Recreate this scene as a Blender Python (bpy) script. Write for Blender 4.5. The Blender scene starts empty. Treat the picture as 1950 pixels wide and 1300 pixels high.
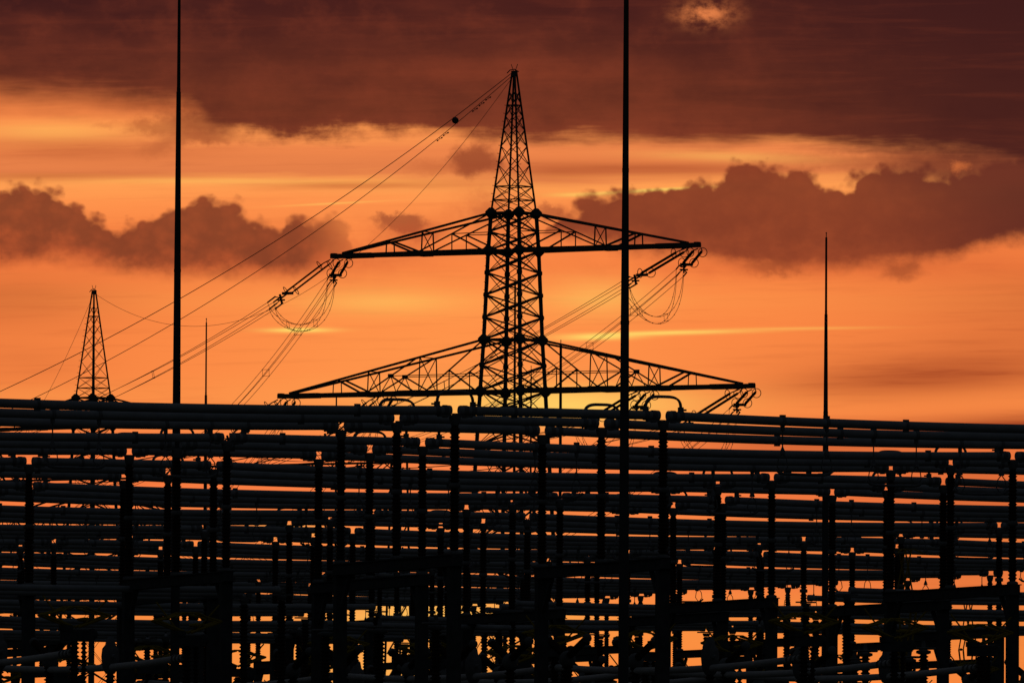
import bpy, math, random
from mathutils import Vector, Matrix
random.seed(7)
sc = bpy.context.scene
col = sc.collection
V3 = Vector
F = 18300.0                      # focal length in photo pixels (1950 wide)
RHO = .005                       # camera roll
PITCH = math.atan(889 / F)
EYE = V3((0, 0, 1.7))
ROT = Matrix.Rotation(math.pi / 2 + PITCH, 3, 'X') @ Matrix.Rotation(RHO, 3, 'Z')

def at(px, py, Y):
    """point at distance Y on the sight line surveyed at photo position px, py"""
    d = ROT @ V3((px - 975, 650 - py, -F))
    return EYE + d * (Y / d.y)

def project(p):
    q = ROT.transposed() @ (V3(p) - EYE)
    return 975 - F * q.x / q.z, 650 + F * q.y / q.z

# ------------------------------------------------------------------ helpers
class MB:
    """collects shapes, then links them as ONE mesh object"""
    def __init__(s): s.v = []; s.f = []; s.sm = []
    def _add(s, vs, fs, smooth=False):
        n = len(s.v); s.v += [tuple(v) for v in vs]
        s.f += [tuple(i + n for i in f) for f in fs]; s.sm += [smooth] * len(fs)
    def box(s, c, hx, hy, hz, ux=None):
        c = V3(c); ux = V3(ux or (1, 0, 0)).normalized(); uz = V3((0, 0, 1)); uy = uz.cross(ux)
        vs = [c + ux * hx * a + uy * hy * b + uz * hz * d for a in (-1, 1) for b in (-1, 1) for d in (-1, 1)]
        s._add(vs, [(0, 1, 3, 2), (4, 6, 7, 5), (0, 4, 5, 1), (2, 3, 7, 6), (0, 2, 6, 4), (1, 5, 7, 3)])
        return s
    def beam(s, p, q, w, h=None):
        p, q = V3(p), V3(q); d = (q - p)
        if d.length < 1e-6: return s
        d.normalize(); up = V3((0, 0, 1)) if abs(d.z) < .95 else V3((0, 1, 0))
        a = d.cross(up).normalized(); b = a.cross(d); h = h or w
        vs = [e + a * w / 2 * i + b * h / 2 * j for e in (p, q) for i, j in ((-1, -1), (1, -1), (1, 1), (-1, 1))]
        s._add(vs, [(3, 2, 1, 0), (4, 5, 6, 7), (0, 1, 5, 4), (1, 2, 6, 5), (2, 3, 7, 6), (3, 0, 4, 7)])
        return s
    def tube(s, pts, r, n=10, caps=True):
        pts = [V3(p) for p in pts]; m = len(pts)
        rs = r if isinstance(r, (list, tuple)) else [r] * m
        t0 = (pts[1] - pts[0]).normalized(); up = V3((0, 0, 1)) if abs(t0.z) < .9 else V3((0, 1, 0))
        a = t0.cross(up).normalized(); vs = []
        for i, p in enumerate(pts):
            t = (pts[min(i + 1, m - 1)] - pts[max(i - 1, 0)]).normalized()
            a = (a - t * a.dot(t)).normalized(); b = t.cross(a)
            vs += [p + (a * math.cos(k * 2 * math.pi / n) + b * math.sin(k * 2 * math.pi / n)) * rs[i] for k in range(n)]
        fs = [(i * n + k, i * n + (k + 1) % n, (i + 1) * n + (k + 1) % n, (i + 1) * n + k) for i in range(m - 1) for k in range(n)]
        s._add(vs, fs, True)
        if caps:
            s._add(vs[:n], [tuple(range(n))[::-1]]); s._add(vs[-n:], [tuple(range(n))])
        return s
    def lathe(s, prof, n=12, o=(0, 0, 0)):
        o = V3(o)
        return s.tube([o + V3((0, 0, z)) + V3((0, 0, i * 1e-5)) for i, (r, z) in enumerate(prof)], [r for r, z in prof], n)
    def ring(s, c, nrm, R, r, n=20, k=5, flat=1.0):
        c = V3(c); nrm = V3(nrm).normalized(); up = V3((0, 0, 1)) if abs(nrm.z) < .9 else V3((1, 0, 0))
        a = nrm.cross(up).normalized(); b = nrm.cross(a); vs = []
        for i in range(n):
            t = 2 * math.pi * i / n; rad = a * math.cos(t) + b * math.sin(t)
            for j in range(k):
                u = 2 * math.pi * j / k
                vs.append(c + rad * (R + r * math.cos(u)) + nrm * r * flat * math.sin(u))
        fs = [(i * k + j, ((i + 1) % n) * k + j, ((i + 1) % n) * k + (j + 1) % k, i * k + (j + 1) % k) for i in range(n) for j in range(k)]
        s._add(vs, fs, True); return s
    def ball(s, c, r, n=10, sz=1.0):
        m = 6
        prof = [(max(.01 * r, r * math.sin(math.pi * i / m)), -r * sz * math.cos(math.pi * i / m)) for i in range(m + 1)]
        return s.lathe(prof, n, c)
    def build(s, name, mat, parent=None, loc=None):
        me = bpy.data.meshes.new(name)
        me.from_pydata(s.v, [], s.f); me.update()
        me.polygons.foreach_set('use_smooth', s.sm)
        me.materials.append(mat)
        o = bpy.data.objects.new(name, me); col.objects.link(o)
        if parent: o.parent = parent
        if loc is not None: o.location = loc
        return o

def tag(o, label=None, cat=None, group=None, kind=None):
    if label: o['label'] = label
    if cat: o['category'] = cat
    if group: o['group'] = group
    if kind: o['kind'] = kind
    return o

def empty(name, loc=(0, 0, 0), rz=0):
    o = bpy.data.objects.new(name, None); col.objects.link(o)
    o.location = loc; o.rotation_euler = (0, 0, rz); o.empty_display_size = .3
    return o

def copy_tree(o, parent=None):
    c = o.copy(); col.objects.link(c)
    if parent: c.parent = parent
    for ch in list(o.children): copy_tree(ch, c)
    return c

used = {}
def place(proto, loc, rz, label):
    """first use moves the prototype itself, later uses copy the thing and each of its parts"""
    o = proto if not used.get(proto.name) else copy_tree(proto)
    used[proto.name] = True
    o.location = loc; o.rotation_euler.z = rz; o['label'] = label
    return o

ORD = ['first', 'second', 'third', 'fourth', 'fifth', 'sixth', 'seventh', 'eighth', 'ninth', 'tenth', 'eleventh', 'twelfth', 'thirteenth', 'fourteenth']
ROWN = ['front row', 'second row', 'third row', 'fourth row', 'fifth row', 'sixth row', 'seventh row', 'eighth row', 'ninth row', 'tenth row', 'rearmost row']
PHN = ['front', 'middle', 'rear']

# ------------------------------------------------------------------ materials
def lin(c):
    return tuple(((x / 255) / 12.92 if x / 255 <= .04045 else ((x / 255 + .055) / 1.055) ** 2.4) for x in c)

def mat(name, c, rough=.6, spec=.15, var=.25, scale=6.0, metal=0.0):
    m = bpy.data.materials.new(name); m.use_nodes = True
    nt = m.node_tree; b = nt.nodes['Principled BSDF']
    tc = nt.nodes.new('ShaderNodeTexCoord'); no = nt.nodes.new('ShaderNodeTexNoise'); rp = nt.nodes.new('ShaderNodeValToRGB')
    no.inputs['Scale'].default_value = scale; no.inputs['Detail'].default_value = 5
    nt.links.new(tc.outputs['Object'], no.inputs['Vector']); nt.links.new(no.outputs['Fac'], rp.inputs['Fac'])
    rp.color_ramp.elements[0].position = .3; rp.color_ramp.elements[1].position = .7
    rp.color_ramp.elements[0].color = (*[x * (1 - var) for x in c], 1); rp.color_ramp.elements[1].color = (*[min(1, x * (1 + var)) for x in c], 1)
    nt.links.new(rp.outputs['Color'], b.inputs['Base Color'])
    b.inputs['Roughness'].default_value = rough; b.inputs['Metallic'].default_value = metal
    b.inputs['Specular IOR Level'].default_value = spec
    return m

M_ALU = mat('weathered_aluminium', (.42, .43, .45), .7, .1, .12, 3)
M_FEED = mat('bright_aluminium', (.62, .61, .60), .6, .12, .1, 3)
M_STEEL = mat('galvanised_steel', (.22, .22, .22), .75, .1, .2, 5)
M_DARK = mat('dark_steel', (.10, .10, .10), .75, .1, .25, 5)
M_TOWER = mat('tower_steel', (.16, .15, .14), .8, .08, .3, 2)
M_PORC = mat('brown_porcelain', (.045, .022, .015), .55, .12, .3, 9)
M_YEL = mat('dull_yellow_paint', (.42, .30, .03), .7, .1, .2, 8)
M_WIRE = mat('aged_conductor', (.12, .12, .12), .7, .1, .2, 5)
M_CLAMP = mat('cast_clamp', (.24, .24, .25), .7, .1, .2, 12)
M_MAST = mat('mast_paint', (.10, .10, .10), .75, .08, .2, 2)

# ------------------------------------------------------------------ ground
def grass_material():
    m = bpy.data.materials.new('gravel_and_grass'); m.use_nodes = True
    nt = m.node_tree; b = nt.nodes['Principled BSDF']; b.inputs['Roughness'].default_value = .95
    tc = nt.nodes.new('ShaderNodeTexCoord'); n1 = nt.nodes.new('ShaderNodeTexNoise'); n2 = nt.nodes.new('ShaderNodeTexNoise')
    n1.inputs['Scale'].default_value = .06; n1.inputs['Detail'].default_value = 8
    n2.inputs['Scale'].default_value = 9; n2.inputs['Detail'].default_value = 8
    mx = nt.nodes.new('ShaderNodeMix'); mx.data_type = 'RGBA'; r1 = nt.nodes.new('ShaderNodeValToRGB'); r2 = nt.nodes.new('ShaderNodeValToRGB')
    r1.color_ramp.elements[0].color = (.03, .045, .015, 1); r1.color_ramp.elements[1].color = (.07, .085, .03, 1)
    r2.color_ramp.elements[0].color = (.10, .095, .085, 1); r2.color_ramp.elements[1].color = (.22, .21, .19, 1)
    L = nt.links.new
    L(tc.outputs['Object'], n1.inputs['Vector']); L(tc.outputs['Object'], n2.inputs['Vector'])
    L(n2.outputs['Fac'], r1.inputs['Fac']); L(n2.outputs['Fac'], r2.inputs['Fac'])
    L(n1.outputs['Fac'], mx.inputs['Factor']); L(r1.outputs['Color'], mx.inputs['A']); L(r2.outputs['Color'], mx.inputs['B'])
    L(mx.outputs['Result'], b.inputs['Base Color'])
    return m
g = MB(); S = 6000; N = 24
g._add([(-S + 2 * S * i / N, -600 + (2 * S) * j / N, 0) for j in range(N + 1) for i in range(N + 1)],
       [(j * (N + 1) + i, j * (N + 1) + i + 1, (j + 1) * (N + 1) + i + 1, (j + 1) * (N + 1) + i) for j in range(N) for i in range(N)])
tag(g.build('ground', grass_material()), kind='structure')

# ------------------------------------------------------------------ switchyard grid
UD = V3((.9, .436, 0)).normalized()          # along the busbars
URZ = math.atan2(UD.y, UD.x)
PH = V3((-1.31, 4.33, 0))                    # from one phase to the next
RW = V3((-5.42, 16.0, 0))                    # from one row to the next
P0 = V3((-1.23, 208.33, 0))
SHORT, LONG = 5.06, 15.87
PER = SHORT + LONG
ZT = 10.32                                   # busbar axis
TR = .100
NROW = 11
def gp(r, p, s): return P0 + RW * r + PH * p + UD * s
PRZ = math.atan2(PH.y, PH.x)

def visible(a, b=None, mx=60):
    xs = [project(q)[0] for q in ([a] if b is None else [a, b])]
    return max(xs) > -mx and min(xs) < 1950 + mx

# --- busbar tube prototypes, local x along the tube, origin at tube middle on the axis height
def busbar(length, sag, name, clamps):
    root = empty(name)
    half = length / 2 - .095
    def z(x): return -sag * (1 - (x / (length / 2)) ** 2)
    n = 28 if sag else 4
    xs = [-half + .09 + (2 * half - .18) * i / n for i in range(n + 1)]
    MB().tube([(x, 0, z(x)) for x in xs], TR, 20, False).build('tube', M_ALU, root)
    for sgn in (-1, 1):
        q = [(half - .12, TR * 1.02), (half - .115, TR * 1.10), (half - .03, TR * 1.10), (half - .008, TR * 1.03), (half, TR * .85)]
        m = MB().tube([(sgn * x, 0, z(x) + 1e-6 * i) for i, (x, r) in enumerate(q)], [r for x, r in q], 20)
        m.build('end_cap', M_ALU, root)
    for x in clamps:
        m = MB().tube([(x - .03, 0, z(x)), (x + .03, 0, z(x))], TR * 1.12, 16)
        m.box((x, 0, z(x) + TR * 1.18), .06, .04, .022); m.box((x, 0, z(x) - TR * 1.18), .06, .04, .022)
        m.build('clamp', M_CLAMP, root)
    tag(root, 'x', 'busbar', 'tubular busbars of the switchyard')
    return root
bus_long = busbar(LONG, .10, 'busbar_tube', [-1.9, 5.6])
bus_short = busbar(SHORT, 0, 'busbar_tube', [-1.1])
SAGZ = lambda ds: -.10 * (1 - ((ds - LONG / 2) / (LONG / 2)) ** 2)

# --- post insulator, origin at beam top; local x along tube
ZB = 7.20                                    # top of support beams
def post_insulator():
    root = empty('post_insulator')
    top = ZT - TR - .165 - ZB
    def column(z0, z1):
        prof = [(.07, z0)]; n = int((z1 - z0) / .085); st = (z1 - z0 - .08) / n
        for i in range(n):
            a = z0 + .04 + i * st
            prof += [(.084, a), (.114, a + st * .3), (.114, a + st * .38), (.084, a + st * .62)]
        prof.append((.07, z1)); return MB().lathe(prof, 14)
    mid = top * .52
    column(.08, mid - .05).build('insulator_column', M_PORC, root)
    column(mid + .05, top - .05).build('insulator_column', M_PORC, root)
    MB().lathe([(.14, 0), (.14, .05), (.09, .08)], 14).build('base_flange', M_STEEL, root)
    MB().lathe([(.085, mid - .06), (.125, mid - .045), (.125, mid + .045), (.085, mid + .06)], 14).build('middle_flange', M_STEEL, root)
    MB().lathe([(.085, top - .06), (.10, top - .02), (.125, top + .10), (.125, top + .12)], 14).build('head_cap', M_STEEL, root)
    b = MB().box((0, 0, top + .145), .40, .07, .022)
    for s in (-1, 1): b.ball((s * .40, 0, top + .15), .035, 8)
    b.build('bracket', M_STEEL, root)
    zc = ZT - ZB
    for s in (-1, 1):
        m = MB().tube([(s * .19, 0, zc), (s * .29, 0, zc)], TR * 1.13, 16)
        m.box((s * .24, 0, zc - TR - .025), .04, .06, .035); m.build('saddle_clamp', M_CLAMP, root)
    tag(root, 'x', 'insulator', 'post insulators carrying the busbars')
    return root
post_p = post_insulator()

# --- expansion loop over a tube gap, origin on the tube axis
def loop_thing():
    root = empty('expansion_loop')
    for k, (off, lift) in enumerate(((-.022, 0), (.022, .018))):
        pts = []
        for i in range(25):
            t = math.pi * i / 24
            cx, sz = math.cos(t), math.sin(t)
            x = -.43 * math.copysign(abs(cx) ** .55, cx); z = TR + .02 + (.285 + lift) * abs(sz) ** .62
            pts.append((x, off, z))
        MB().tube(pts, .026, 8).build('flexible_cable', M_CLAMP, root)
    for s in (-1, 1):
        m = MB().tube([(s * .43 - .05, 0, 0), (s * .43 + .05, 0, 0)], TR * 1.15, 16)
        m.box((s * .43, 0, TR + .045), .05, .05, .045); m.box((s * .47, 0, TR + .03), .09, .03, .02)
        m.build('cable_clamp', M_CLAMP, root)
    tag(root, 'x', 'connector', 'flexible loops bridging the busbar gaps')
    return root
loop_p = loop_thing()

# --- support portal: two legs and a beam, origin on the ground under the front phase, local x towards the rear phase
def portal():
    root = empty('support_portal')
    L = PH.length * 2
    for x in (0, L):
        m = MB().box((x, 0, 3.48), .125, .13, 3.46)
        m.box((x, 0, .03), .3, .3, .028); m.build('leg', M_DARK, root)
    m = MB().box((L / 2, 0, 7.07), L / 2 + .22, .12, .128)
    m.box((L / 2, 0, 6.955), L / 2 + .22, .16, .012); m.box((L / 2, 0, 7.19), L / 2 + .22, .16, .012)
    m.build('beam', M_DARK, root)
    for x in (0, L):
        s = 1 if x == 0 else -1
        MB().beam((x + s * .13, 0, 6.2), (x + s * .8, 0, 6.94), .09).build('knee_brace', M_DARK, root)
    tag(root, 'x', 'support frame', 'steel portals carrying the busbar insulators')
    return root
portal_p = portal()

# --- trapeze contact hanging under a tube; origin on the tube axis
def trapeze():
    root = empty('trapeze_contact')
    for s in (-1, 1):
        x = s * .55
        m = MB().tube([(x - .04, 0, 0), (x + .04, 0, 0)], TR * 1.12, 16); m.box((x, 0, TR * 1.2), .06, .04, .03)
        m.build('clamp', M_CLAMP, root)
        m = MB().tube([(x, 0, -TR), (x, 0, -TR - .10)], .05, 8).tube([(x, 0, -TR - .08), (x, 0, -.62)], .017, 6)
        m.tube([(x, 0, -.55), (x, 0, -.63), (x, 0, -.72)], [.015, .05, .075], 8)
        m.build('dropper', M_CLAMP, root)
        m = MB()
        for k in (-1, 1):
            m.tube([(x, 0, -.70), (x + k * .10, .0, -.82), (x + k * .13, 0, -1.0), (x + k * .02, 0, -1.14)], .013, 6)
        m.build('spreader', M_CLAMP, root)
    pts = [(-.72, 0, -1.06), (-.62, 0, -1.13), (-.5, 0, -1.155), (0, 0, -1.16), (.5, 0, -1.155), (.62, 0, -1.13), (.72, 0, -1.06)]
    MB().tube(pts, .032, 8).build('contact_bar', M_CLAMP, root)
    tag(root, 'x', 'contact', 'trapeze contacts hanging below the busbars')
    return root
trap_p = trapeze()

# --- pantograph disconnector, origin on the ground, local x along busbar
def ribbed(m, x, y, z0, z1, r=.07, R=.115, n=12):
    k = int((z1 - z0) / .09); st = (z1 - z0) / k; prof = []
    for i in range(k):
        a = z0 + i * st; prof += [(r, a), (R, a + st * .3), (R, a + st * .4), (r, a + st * .75)]
    prof.append((r, z1)); m.lathe(prof, n, (x, y, 0)); return m
def disconnector(closed):
    root = empty('pantograph_disconnector')
    m = MB().box((0, 0, 1.3), .15, .15, 1.3).box((0, 0, 2.66), .36, .2, .055); m.build('pedestal', M_DARK, root)
    ribbed(MB(), 0, 0, 2.72, 5.3).build('insulator_column', M_PORC, root)
    ribbed(MB(), .27, .1, 2.72, 5.3, .04, .075, 8).build('drive_insulator', M_PORC, root)
    m = MB().box((.06, 0, 5.42), .34, .14, .115); m.box((-.2, 0, 5.58), .1, .16, .06); m.ball((.42, 0, 5.45), .13, 10)
    m.build('drive_head', M_DARK, root)
    MB().box((0, -2.0 + 2.0 - .26, 1.25), .16, .1, .25).build('motor_box', M_STEEL, root)
    z0 = 5.6
    ztop = ZT - 1.17 if closed else 6.02
    w = .28 if closed else .78
    zm = (z0 + ztop) / 2 if closed else 5.86
    for s in (-1, 1):
        m = MB()
        for y in (-.10, .10):
            m.tube([(s * .06, y, z0), (s * w, y * 1.6, zm)], .034, 6)
            m.tube([(s * w, y * 1.6, zm), (-s * .10 if closed else s * .12, y * 2.0, ztop)], .026, 6)
        m.ball((s * w, 0, zm), .05, 8); m.tube([(s * w, -.18, zm), (s * w, .18, zm)], .02, 6)
        m.build('pantograph_arm', M_YEL, root)
        y = s * .2
        MB().tube([(-.42, y * 1.7, ztop - .10), (-.2, y, ztop + .02), (.2, y, ztop + .02), (.42, y * 1.7, ztop - .10)], .02, 6).build('contact_horn', M_YEL, root)
    if not closed:
        MB().tube([(-.2, 0, 5.62), (-.62, .3, 6.28)], .02, 5).build('spring_rod', M_YEL, root)
        MB().tube([(.2, 0, 5.62), (.66, -.3, 6.22)], .02, 5).build('spring_rod', M_YEL, root)
        MB().lathe([(.03, 5.72), (.17, 5.74), (.17, 5.8), (.03, 5.82)], 12, (.3, .12, 0)).build('counterweight', M_YEL, root)
    tag(root, 'x', 'disconnector', 'pantograph disconnectors below the busbars')
    return root
disc_open = disconnector(False); disc_closed = disconnector(True)

# --- circuit breaker and instrument transformer, origin on the ground, local x along the feeder
def breaker():
    root = empty('circuit_breaker')
    m = MB().box((0, 0, 1.2), .12, .12, 1.2).box((0, 0, 2.43), .3, .3, .04); m.build('pedestal', M_DARK, root)
    MB().box((0, -.33, 1.3), .2, .14, .4).build('control_box', M_STEEL, root)
    ribbed(MB(), 0, 0, 2.48, 5.0, .09, .14).build('support_insulator', M_PORC, root)
    MB().ball((0, 0, 5.12), .2, 12).build('gear_case', M_STEEL, root)
    for s in (-1, 1):
        m = MB(); n = 14; pts = []; rs = []
        for i in range(n):
            for dr, da in ((.055, 0), (.09, .4), (.055, .8)):
                t = .17 + (i + da) * .085; pts.append((s * t * .97, 0, 5.16 + t * .30)); rs.append(dr)
        m.tube(pts, rs, 12).build('interrupter_chamber', M_PORC, root)
        MB().ball((s * 1.35, 0, 5.58), .11, 10).build('terminal_cap', M_STEEL, root)
    tag(root, 'x', 'circuit breaker', 'circuit breakers in the feeder bays')
    return root
def transformer():
    root = empty('current_transformer')
    m = MB().box((0, 0, 1.15), .12, .12, 1.15).box((0, 0, 2.34), .28, .28, .04); m.build('pedestal', M_DARK, root)
    MB().box((0, 0, 2.55), .22, .22, .165).build('base_tank', M_STEEL, root)
    ribbed(MB(), 0, 0, 2.73, 4.75, .08, .125).build('insulator_column', M_PORC, root)
    MB().lathe([(.10, 4.75), (.15, 4.82), (.19, 4.95), (.21, 5.15), (.19, 5.33), (.12, 5.42), (.09, 5.58), (.03, 5.62)], 16).build('head_tank', M_STEEL, root)
    MB().tube([(-.45, 0, 5.15), (-.2, 0, 5.15)], .05, 8).tube([(.2, 0, 5.15), (.45, 0, 5.15)], .05, 8).build('primary_terminal', M_CLAMP, root)
    tag(root, 'x', 'transformer', 'current transformers in the feeder bays')
    return root
def voltage_transformer():
    root = empty('voltage_transformer')
    m = MB().box((0, 0, 1.25), .15, .15, 1.25).box((0, 0, 2.54), .25, .25, .04); m.build('pedestal', M_DARK, root)
    MB().box((0, 0, 2.8), .24, .24, .22).build('base_tank', M_STEEL, root)
    ribbed(MB(), 0, 0, 3.03, 4.3, .085, .13).build('insulator_column', M_PORC, root)
    ribbed(MB(), 0, 0, 4.38, 5.65, .085, .13).build('insulator_column', M_PORC, root)
    MB().lathe([(.10, 4.29), (.14, 4.31), (.14, 4.37), (.10, 4.39)], 12).build('middle_flange', M_STEEL, root)
    MB().lathe([(.11, 5.65), (.19, 5.68), (.19, 5.74), (.06, 5.78), (.04, 6.0)], 14).ring((0, 0, 5.8), (0, 0, 1), .3, .03, 18).build('top_cap', M_STEEL, root)
    tag(root, 'x', 'transformer', 'slim voltage transformers')
    return root
brk_p = breaker(); ct_p = transformer(); vt_p = voltage_transformer()

# --- lay out the rows
JS = list(range(-3, 4))
END_S = 3 * PER
DISC_S = [8.56, 12.5, 16.45]
for r in range(NROW):
    portals = []
    for j in JS:
        for e in (0, 1):
            s = j * PER + e * SHORT
            if s <= END_S + .1 and visible(gp(r, 0, s), gp(r, 2, s), 200): portals.append(s)
    for i, s in enumerate(portals):
        base = gp(r, 0, s)
        place(portal_p, base, PRZ, f'dark steel portal, {ORD[i]} from the left in the {ROWN[r]} of busbar supports')
    for p in range(3):
        sup = [s for s in portals if visible(gp(r, p, s), None, 90)]
        for i, s in enumerate(sup):
            b = gp(r, p, s)
            place(post_p, b + V3((0, 0, ZB)), URZ, f'ribbed post insulator, {ORD[i]} from the left under the {PHN[p]} tube of the {ROWN[r]}')
            place(loop_p, b + V3((0, 0, ZT)), URZ, f'arched flexible loop over the {ORD[i]} tube gap, {PHN[p]} tube of the {ROWN[r]}')
        spans = []
        for j in JS:
            for s, L in ((j * PER, SHORT), (j * PER + SHORT, LONG)):
                if s + L <= END_S + .1 and visible(gp(r, p, s), gp(r, p, s + L), 10): spans.append((s, L))
        for i, (s, L) in enumerate(spans):
            place(bus_long if L == LONG else bus_short, gp(r, p, s + L / 2) + V3((0, 0, ZT)), URZ,
                  f"{'long' if L == LONG else 'short'} grey busbar tube, {ORD[i]} from the left, {PHN[p]} of three tubes in the {ROWN[r]}")
        vs = [j * PER + SHORT * .5 + dq for j in JS for dq in (-1.2, 3.6)]
        vs = [s for s in vs if visible(gp(r, p, s) + RW * .5, None, 30) and s <= END_S - 3]
        for i, s in enumerate(vs):
            if r < 4 and not (r >= 1 and project(gp(r, p, s))[0] < 700): place(vt_p if i % 2 == 0 else brk_p, gp(r, p, s) + RW * (.3 if i % 2 == 0 else .55), math.atan2(RW.y, RW.x),
                  f"{'slim voltage transformer with flat cap' if i % 2 == 0 else 'forked circuit breaker'}, {ORD[i]} in line beside the portals, {PHN[p]} phase, {ROWN[r]}")
        ds = [j * PER + DISC_S[p] + (.7 if j < 0 and r == 0 else 0) for j in JS]
        ds = [s for s in ds if visible(gp(r, p, s), None, 100) and s <= END_S - 3]
        for i, s in enumerate(ds):
            b = gp(r, p, s); base_s = math.floor((s - SHORT) / PER) * PER + SHORT
            place(trap_p, b + V3((0, 0, ZT + SAGZ(s - base_s))), URZ, f'hanging trapeze contact, {ORD[i]} from the left on the {PHN[p]} tube of the {ROWN[r]}')
            closed = (r, p, i) in ((2, 2, 1), (3, 1, 1), (4, 0, 2), (3, 2, 2), (5, 1, 1), (6, 2, 1))
            place(disc_closed if closed else disc_open, b, URZ,
                  f"pantograph disconnector with {'raised' if closed else 'folded'} yellow arms, {ORD[i]} from the left under the {PHN[p]} tube, {ROWN[r]}")
            if r < 5 and not (r >= 1 and project(b)[0] < 700):
                q = b + RW * .36
                place(ct_p, q, math.atan2(RW.y, RW.x), f'current transformer with round head, {ORD[i]} from the left behind the {PHN[p]} tube, {ROWN[r]}')
                q = b + RW * .66
                place(brk_p, q, math.atan2(RW.y, RW.x), f'circuit breaker with two slanted chambers, {ORD[i]} from the left behind the {PHN[p]} tube, {ROWN[r]}')
            # feeder tube running back to the next row
            if r < 5:
                a = b + V3((0, 0, 5.0)); e = b + RW + V3((0, 0, 5.0)); dirv = (e - a).normalized()
                root = empty('feeder_tube', (a + e) / 2, math.atan2(RW.y, RW.x))
                L = (e - a).length; m = MB()
                m.tube([(-L / 2 + .2 + (L - .4) * k / 16, 0, -.16 * (1 - ((k - 8) / 8) ** 2) + .05) for k in range(17)], .080, 14)
                m.build('tube', M_FEED, root)
                for x in (-L / 2 + .35, -L / 2 + .62, -L / 2 + .89): MB().tube([(x - .03, 0, .03), (x + .03, 0, .03)], .105, 12).build('end_clamp', M_CLAMP, root)
                tag(root, f'low grey feeder tube, {ORD[i]} from the left under the {PHN[p]} tube, {ROWN[r]}', 'feeder tube', 'low tubes linking the rows of disconnectors')

# --- lower busbars between the rows, on short posts
def low_support():
    root = empty('low_busbar_support')
    m = MB().box((0, 0, 1.95), .12, .12, 1.95).box((0, 0, 3.94), .2, .2, .03); m.build('pedestal', M_DARK, root)
    ribbed(MB(), 0, 0, 3.98, 6.55, .08, .115).build('insulator_column', M_PORC, root)
    MB().lathe([(.09, 6.56), (.12, 6.62), (.12, 6.66)], 12).box((0, 0, 6.69), .3, .06, .02).build('head_cap', M_STEEL, root)
    tag(root, 'x', 'insulator', 'short posts carrying the lower busbars')
    return root
low_p = low_support()
LOWSETS = [(1.5, 7.0, -23, 4.2, 'between the front and second rows'), (2.5, 7.0, -13, 12.5, 'between the second and third rows'), (2.45, 7.62, 26.2, 46, 'between the second and third rows, far right'),
           (3.5, 7.55, 22.5, 44, 'between the third and fourth rows, far right'), (4.5, 7.45, 24, 50, 'between the fourth and fifth rows, far right'),
           (3.5, 6.9, 6.5, 26.5, 'between the third and fourth rows'), (4.5, 6.9, 8, 26.0, 'between the fourth and fifth rows')]
for rr, zz, s0, s1, where in LOWSETS:
    for p in range(3):
        sa, sb = s0 + p * 1.0, s1 + p * .3
        n = max(1, round((sb - sa) / 11.5)); st = (sb - sa) / n
        for k in range(n):
            u, v = gp(rr, p, sa + k * st), gp(rr, p, sa + (k + 1) * st)
            if not visible(u, v, 5): continue
            L = st - .16; root = empty('lower_busbar_tube', (u + v) / 2 + V3((0, 0, zz)), URZ)
            MB().tube([(-L / 2 + L * i / 10, 0, -.05 * (1 - ((i - 5) / 5) ** 2)) for i in range(11)], .082, 14).build('tube', M_ALU, root)
            for x in (-L / 2, L / 2):
                q = 1 if x > 0 else -1
                MB().tube([(x - q * .12, 0, 0), (x + q * .01, 0, 0)], .094, 14).build('end_cap', M_ALU, root)
            tag(root, f'lower busbar tube, {ORD[k]} along, {PHN[p]} of three {where}', 'busbar', 'lower tubular busbars')
        for k in range(n + 1):
            u = gp(rr, p, sa + k * st)
            if not visible(u, None, 20): continue
            o = place(low_p, u + V3((0, 0, zz - .1 - 6.71)), URZ, f'short insulator post, {ORD[k]} along, {PHN[p]} lower tube {where}')

# ------------------------------------------------------------------ lightning masts
def mast(px, top_y, Y, prof, label, tip=True):
    """prof: list of (photo y of joint, radius m) from the top downwards"""
    b = at(px, top_y, Y); X = b.x
    root = empty('lightning_mast', (X, Y, 0))
    zs = [(at(px, q[0], Y).z, q[1], q[-1]) for q in prof]
    zs.append((0, zs[-1][2] * 1.2, 0))
    for (z1, _, r1), (z0, r0, _) in zip(zs[:-1], zs[1:]):
        MB().tube([(0, 0, z0 - .003), (0, 0, z1)], [r0, r1], 14).tube([(0, 0, z0 + .02), (0, 0, z0 + .10)], r0 * 1.06, 14).build('tube_section', M_MAST, root)
    z1 = zs[0][0]
    if tip: MB().tube([(0, 0, z1), (0, 0, z1 + .12)], .012, 6).ball((0, 0, z1 + .12), .022, 6).build('air_terminal', M_STEEL, root)
    MB().box((0, 0, .05), .3, .3, .045).build('base_plate', M_STEEL, root)
    tag(root, label, 'mast', 'lightning masts')
mast(343.5, -320, 232, [(-320, .02), (-60, .032), (175, .044, .055), (520, .082), (900, .102)], 'tall dark lightning mast rising out of view between the small pylon and the large pylon')
mast(1194.5, -420, 196, [(-420, .02), (-150, .038, .044), (330, .066), (620, .086), (1000, .098)], 'thickest dark mast, standing in front of all busbars beside the large pylon')
mast(1573.5, 452, 265, [(452, .029), (598, .033, .043), (790, .062, .070), (900, .086)], 'free standing mast on the right, its tip in the clouds')
mast(393, 614, 308, [(614, .023), (752, .027, .040), (900, .056)], 'thin short mast just right of the tall left mast')
mast(1068, 655, 320, [(655, .044), (900, .052)], 'slim mast rising through the lower crossarm right of the pylon body')
mast(981, 538, 350, [(538, .034), (800, .05)], 'slim mast seen through the lattice of the large pylon body')
mast(641, 690, 345, [(757, .026), (900, .04)], 'thin mast tip under the outer end of the left lower crossarm')
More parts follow.
